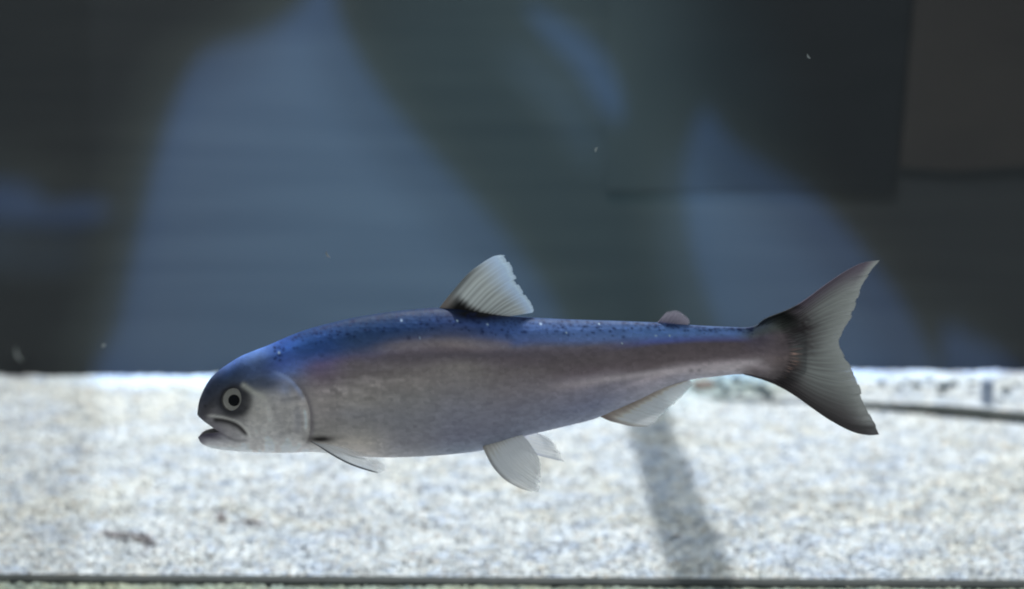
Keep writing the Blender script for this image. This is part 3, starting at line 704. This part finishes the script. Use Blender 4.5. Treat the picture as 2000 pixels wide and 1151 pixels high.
def fin(name, L, R, B, D, nrays, colour, ydepth, thick=(1.6, 0.35), jag=0.012, nu=None, nv=48, seed=0, parent=None):
    """Coons patch: L leading edge (base to tip), R last ray (base to tip), B base (L to R), D outer edge (L tip to R tip)"""
    nu = nu or nrays * 14
    Lc, Rc, Bc, Dc = smooth_curve(L, nv), smooth_curve(R, nv), smooth_curve(B, nu), smooth_curve(D, nu)
    u = np.linspace(0, 1, nu)[:, None]; v = np.linspace(0, 1, nv)[None, :]
    rs = np.random.default_rng(seed)
    kn = np.r_[0, np.cumsum(rs.uniform(0.55, 1.45, nrays))]; kn /= kn[-1]
    cyc = np.interp(u[:, 0], kn, np.arange(nrays + 1))[:, None] + 0 * u
    amp = rs.uniform(0.35, 1.0, nrays + 2)[np.clip(np.round(cyc).astype(int), 0, nrays + 1)]
    fray = rs.uniform(-1, 1, nrays + 2)[np.clip(np.floor(cyc).astype(int), 0, nrays + 1)]
    tooth = np.abs(((cyc) % 1) - 0.5) * 2
    def coons(uu, vv):
        o = np.zeros(np.broadcast(uu, vv).shape + (2,))
        for c in range(2):
            Lv = np.interp(vv, np.linspace(0, 1, nv), Lc[:, c]); Rv = np.interp(vv, np.linspace(0, 1, nv), Rc[:, c])
            Bu = np.interp(uu, np.linspace(0, 1, nu), Bc[:, c]); Du = np.interp(uu, np.linspace(0, 1, nu), Dc[:, c])
            o[..., c] = (1 - uu) * Lv + uu * Rv + (1 - vv) * Bu + vv * Du - ((1 - uu) * (1 - vv) * Lc[0, c] + (1 - uu) * vv * Lc[-1, c] + uu * (1 - vv) * Rc[0, c] + uu * vv * Rc[-1, c])
        return o
    edge = sstep(0, 0.06, u) * (1 - sstep(0.94, 1, u))
    vv = v * (1 + edge * jag * (1.3 * fray + 0.35 * (0.5 - tooth)) * sstep(0.5, 1, v))
    uu = u + 0 * v
    Q = coons(uu, np.clip(vv, 0, 1.08)) if jag == 0 else None
    if Q is None:
        Q = coons(uu, np.clip(vv, 0, 1)); ext = np.clip(vv - 1, 0, None)[..., None]
        dirv = coons(uu, np.ones_like(vv)) - coons(uu, np.full_like(vv, 0.95)); Q = Q + dirv * ext / 0.05
    PX, PY = Q[..., 0], Q[..., 1]
    Y0 = ydepth(uu, v + 0 * uu)
    ray = 0.5 + 0.5 * np.cos(2 * math.pi * cyc)                       # 1 on a ray
    ray2 = 0.5 + 0.5 * np.cos(4 * math.pi * cyc)
    br = sstep(0.5, 0.8, v)
    rr = ray * (1 - br) + (0.55 * ray + 0.45 * ray2) * br
    rr = 1 - (1 - rr) * amp
    T = (thick[0] * (1 - v) + thick[1] * v) * (0.62 + 0.38 * rr) * K
    A = unproj(PX, PY, Y0)
    F1 = A.copy(); F1[..., 1] -= T; F2 = A.copy(); F2[..., 1] += T
    col, al = colour(uu, v + 0 * uu, rr, PX, PY)
    V = np.vstack([F1.reshape(-1, 3), F2.reshape(-1, 3)])
    Cc = np.vstack([col.reshape(-1, 3)] * 2); Al = np.r_[al.ravel(), al.ravel()]
    n_ = nu * nv; Fc = []
    for i in range(nu - 1):
        for j in range(nv - 1):
            a_ = i * nv + j
            Fc.append((a_, a_ + nv, a_ + nv + 1, a_ + 1)); Fc.append((n_ + a_, n_ + a_ + 1, n_ + a_ + nv + 1, n_ + a_ + nv))
    per = [i * nv for i in range(nu)] + [(nu - 1) * nv + j for j in range(1, nv)] + [i * nv + nv - 1 for i in range(nu - 2, -1, -1)] + [j for j in range(nv - 2, 0, -1)]
    for a_, b_ in zip(per, per[1:] + per[:1]): Fc.append((a_, n_ + a_, n_ + b_, b_))
    if name != 'tail_fin': Al *= 1 - 0.55 * sstep(.90, 1, np.r_[(v + 0 * uu).ravel(), (v + 0 * uu).ravel()])
    o = mesh_obj(name, V, Fc, M_fin, parent or fish, col=np.clip(Cc * FIN_GAIN, 0, 0.85), alpha=np.clip(Al, 0, 1))
    return o
FIN_GAIN = 2.1
def mixn(C, col, w): w = np.clip(w, 0, 1)[..., None]; return C * (1 - w) + w * np.asarray(col)
def lc(r_, g_, b_, k_=1.5): return lin((r_, g_, b_)) * k_

# dorsal fin
def c_dorsal(u, v, rr, X_, Y_):
    C = np.ones(u.shape + (3,)) * lc(150, 152, 150, 1.15)
    C = mixn(C, lc(150, 162, 176, 1.0), sstep(.55, 1, v))
    C = mixn(C, lc(92, 92, 90, 0.9), (1 - rr) * .7 * (1 - sstep(.6, .98, v)) * (1 - .4 * u))
    C = mixn(C, lc(88, 90, 90, 1.2), (1 - sstep(0, .12, u)) * (1 - sstep(.45, .8, v)) * .85)
    C = mixn(C, lc(112, 104, 98, 1.2), (1 - sstep(.05, .3, v)) * .8)
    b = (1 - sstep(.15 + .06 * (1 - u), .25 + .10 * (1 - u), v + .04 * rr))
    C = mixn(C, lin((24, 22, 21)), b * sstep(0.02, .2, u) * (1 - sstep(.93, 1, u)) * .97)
    return C, 0.96 - 0.22 * sstep(.5, 1, v) * (1 - .6 * rr)
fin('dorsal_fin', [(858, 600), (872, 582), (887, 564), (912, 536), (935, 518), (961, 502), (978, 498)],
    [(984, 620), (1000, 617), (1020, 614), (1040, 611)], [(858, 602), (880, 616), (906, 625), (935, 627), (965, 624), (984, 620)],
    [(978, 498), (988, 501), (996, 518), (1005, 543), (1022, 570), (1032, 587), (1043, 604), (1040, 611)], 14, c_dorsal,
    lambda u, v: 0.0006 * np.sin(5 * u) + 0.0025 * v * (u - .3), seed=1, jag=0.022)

# adipose fin
def c_adip(u, v, rr, X_, Y_):
    C = np.ones(u.shape + (3,)) * lc(122, 117, 126, 0.85)
    C = mixn(C, lc(80, 84, 124, 0.9), 1 - sstep(0, .35, v))
    return C, 0.92 - 0.45 * sstep(.5, 1, v)
fin('adipose_fin', [(1282, 633), (1289, 625), (1296, 616)], [(1328, 637), (1340, 636), (1348, 630)], [(1282, 633), (1305, 636), (1328, 637)],
    [(1296, 616), (1302, 609.5), (1310, 608), (1318, 606), (1329, 609), (1336, 614.5), (1345, 622), (1348, 630)], 5, c_adip, lambda u, v: 0.0 * u, thick=(5.5, 1.2), jag=0, nu=40, nv=24)

# caudal fin
def c_caud(u, v, rr, X_, Y_):
    C = np.ones(u.shape + (3,)) * lc(118, 119, 116, 1.25)
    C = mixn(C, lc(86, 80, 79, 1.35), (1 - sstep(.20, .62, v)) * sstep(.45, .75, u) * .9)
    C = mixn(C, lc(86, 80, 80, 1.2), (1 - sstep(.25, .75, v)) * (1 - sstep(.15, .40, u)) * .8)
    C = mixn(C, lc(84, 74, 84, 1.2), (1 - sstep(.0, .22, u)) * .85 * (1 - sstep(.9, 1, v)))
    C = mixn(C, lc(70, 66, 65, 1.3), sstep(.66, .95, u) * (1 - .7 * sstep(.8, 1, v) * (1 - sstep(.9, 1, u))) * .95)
    C = mixn(C, lc(50, 47, 47, 1.1), sstep(.90, .98, u) * .6)
    C = mixn(C, lc(62, 56, 56, 1.2), (1 - rr) * .52 * (1 - sstep(.7, 1, v)))
    C = mixn(C, lc(66, 60, 60, 1.2), (1 - sstep(.34, .52, v + .12 * rr)) * .85)
    C = mixn(C, lc(130, 112, 104, 1.1), gauss(np.hypot((X_ - 1556) / 9, (Y_ - 708) / 13), 1) * .5)
    C = mixn(C, lc(136, 126, 122, 1.2), gauss(np.hypot((X_ - 1540) / 10, (Y_ - 660) / 26), 1) * .35)
    sk = skin_colour(X_.ravel(), Y_.ravel())[0].reshape(X_.shape + (3,)) * GAIN / FIN_GAIN
    ed = 1552 + 26 * (value_noise(Y_ / 7, X_ / 40, 71) - .5) + 4 * rr
    C = mixn(C, lc(60, 54, 54, 1.1), gauss(np.hypot((X_ - 1562) / 34, (Y_ - 640) / 26), 1) * .95 * (0.55 + .9 * value_noise(X_ / 10, Y_ / 5, 72)))
    C = mixn(C, lc(66, 60, 60, 1.1), gauss(np.hypot((X_ - 1572) / 24, (Y_ - 675) / 26), 1) * (0.4 + 0.5 * value_noise(X_ / 9, Y_ / 5, 74)))
    w = 1 - sstep(-26, 16, X_ - ed)
    C = C * (1 - w[..., None]) + sk * w[..., None]
    return C, 0.985 - 0.22 * sstep(.62, 1, v) * (1 - rr) - 0.1 * sstep(.9, 1, v)
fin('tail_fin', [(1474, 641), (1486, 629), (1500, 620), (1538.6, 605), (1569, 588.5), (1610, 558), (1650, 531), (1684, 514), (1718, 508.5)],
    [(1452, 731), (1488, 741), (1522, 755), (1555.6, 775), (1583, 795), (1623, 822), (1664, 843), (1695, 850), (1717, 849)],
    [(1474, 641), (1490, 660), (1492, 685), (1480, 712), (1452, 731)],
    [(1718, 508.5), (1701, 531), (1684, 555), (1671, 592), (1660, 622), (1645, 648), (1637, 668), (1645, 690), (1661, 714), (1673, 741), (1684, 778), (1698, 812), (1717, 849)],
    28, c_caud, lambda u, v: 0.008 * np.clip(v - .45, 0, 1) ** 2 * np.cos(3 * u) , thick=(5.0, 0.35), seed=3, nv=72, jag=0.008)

# anal fin
def c_anal(u, v, rr, X_, Y_):
    C = np.ones(u.shape + (3,)) * lc(176, 176, 170, 1.35)
    C = mixn(C, lc(146, 144, 139, 1.2), (1 - rr) * .7)
    C = mixn(C, lc(132, 117, 106, 1.0), (1 - sstep(.08, .45, v)) * .9)
    C = mixn(C, lc(110, 96, 90, 1.1), (1 - sstep(0, .10, u)) * .8)
    return C, 0.84 - 0.48 * sstep(.2, 1, v) * (1 - .5 * rr)
fin('anal_fin', [(1166, 811), (1190, 822), (1213, 828), (1230, 832), (1262, 834)], [(1342, 741), (1348, 744), (1354, 750)],
    [(1166, 811), (1201, 797), (1249, 776), (1298, 753), (1342, 741)], [(1262, 834), (1278, 828), (1291, 811), (1315, 790), (1338, 768), (1354, 750)], 13, c_anal,
    lambda u, v: -0.003 * v + 0 * u, seed=4, thick=(1.8, .35), jag=0.02)

# pelvic fins
def c_pelv(u, v, rr, X_, Y_):
    C = np.ones(u.shape + (3,)) * lc(176, 177, 176, 1.25)
    C = mixn(C, lc(140, 140, 140, 1.1), (1 - rr) * .6)
    C = mixn(C, lc(96, 94, 94, 1.1), (1 - sstep(0, .10, u)) * .8)
    C = mixn(C, lc(140, 134, 126, 1.1), (1 - sstep(.0, .35, v)) * .8)
    return C, 0.86 - 0.50 * sstep(.2, 1, v) * (1 - .45 * rr)
fin('pelvic_fin', [(943, 874), (948, 885), (962, 911), (985, 936), (1012, 952), (1037, 961)], [(1012, 843), (1030, 860), (1044, 880), (1054, 898)],
    [(943, 874), (955, 862), (975, 849), (995, 843), (1012, 843)], [(1037, 961), (1049, 959), (1054, 942), (1057, 920), (1054, 898)], 12, c_pelv,
    lambda u, v: -0.0085 - 0.012 * v + 0.004 * u, seed=5, thick=(2.2, .35), jag=0.02)
def c_pelv2(u, v, rr, X_, Y_):
    C, al = c_pelv(u, v, rr, X_, Y_)
    return mixn(C, lc(146, 148, 158, 1.2), np.full(u.shape, .6)), al
fin('pelvic_fin', [(985, 868), (1020, 880), (1060, 892), (1103, 902)], [(1040, 842), (1055, 848), (1066, 852)],
    [(985, 868), (1010, 853), (1040, 842)], [(1103, 902), (1096, 890), (1088, 876), (1078, 860), (1066, 852)], 7, c_pelv2,
    lambda u, v: 0.006 + 0.012 * v, seed=6, thick=(2.0, .35), jag=0.02)

# pectoral fins (the near one trails back below the gill cover)
def c_pect(u, v, rr, X_, Y_):
    C = np.ones(u.shape + (3,)) * lc(176, 180, 184, 1.25)
    C = mixn(C, lc(128, 128, 130, 1.2), (1 - rr) * .30)
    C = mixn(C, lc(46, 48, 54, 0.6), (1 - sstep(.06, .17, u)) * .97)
    C = mixn(C, lc(150, 142, 132, 1.1), sstep(.5, 1, u) * (1 - sstep(.2, .7, v)) * .7)
    al = 0.55 - 0.32 * sstep(.2, 1, v) * (1 - .4 * rr) - .25 * sstep(.4, 1, u)
    return C, np.maximum(al, (1 - sstep(.06, .17, u)) * .95)
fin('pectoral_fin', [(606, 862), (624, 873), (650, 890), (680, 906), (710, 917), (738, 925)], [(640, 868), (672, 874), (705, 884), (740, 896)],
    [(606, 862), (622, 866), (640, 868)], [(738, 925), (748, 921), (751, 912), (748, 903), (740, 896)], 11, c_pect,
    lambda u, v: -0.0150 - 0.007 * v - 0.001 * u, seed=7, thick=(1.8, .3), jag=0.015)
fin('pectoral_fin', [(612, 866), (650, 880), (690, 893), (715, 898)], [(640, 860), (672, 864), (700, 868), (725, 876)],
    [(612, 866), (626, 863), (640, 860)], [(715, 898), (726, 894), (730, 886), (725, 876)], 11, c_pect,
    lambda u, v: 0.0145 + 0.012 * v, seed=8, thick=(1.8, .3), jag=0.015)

# ================================================================ drifting flecks in the water
def fleck(a, b, y, length, wid, ang, label):
    c0 = unproj(a, b, y); k2 = (y - CAM[1]) / F_PX
    V, Fc = [], []
    n_, sg2 = 12, 8
    for i in range(n_ + 1):
        t = i / n_; r_ = 0.7 * wid * k2 * (math.sin(math.pi * (0.06 + 0.88 * t))) ** 0.8
        al = (t - .5) * length * k2; bend = 0.18 * length * k2 * math.sin(math.pi * t)
        cx_ = al * math.cos(ang) - bend * math.sin(ang); cz_ = al * math.sin(ang) + bend * math.cos(ang)
        for j in range(sg2):
            w_ = 2 * math.pi * j / sg2
            V.append((-math.sin(ang) * r_ * math.cos(w_) + cx_, r_ * 0.6 * math.sin(w_), math.cos(ang) * r_ * math.cos(w_) + cz_))
    for i in range(n_):
        for j in range(sg2):
            a_ = i * sg2 + j; b_ = i * sg2 + (j + 1) % sg2; Fc.append((a_, b_, b_ + sg2, a_ + sg2))
    Fc.append(tuple(range(sg2))[::-1]); Fc.append(tuple(range(n_ * sg2, (n_ + 1) * sg2)))
    o = mesh_obj('drifting_fleck', V, Fc, M_fleck); o.location = c0
    tag(o, label, 'fleck', 'pale flecks drifting in the water')
fleck(641, 497, 0.05, 15, 2.6, 2.1, 'tiny pale fleck drifting in the water ahead of the dorsal fin')
fleck(1580, 110, 0.05, 11, 2.6, 2.2, 'tiny pale fleck drifting in front of the dark wall panel')
fleck(1165, 293, 0.12, 9, 3.0, 1.2, 'tiny faint fleck drifting above and behind the dorsal fin')
fleck(38, 692, 0.9, 30, 2.6, 2.0, 'blurred sliver drifting low at the far left edge')
fleck(203, 676, 0.3, 9, 3.4, 0.6, 'faint speck drifting low at the left above the gravel')
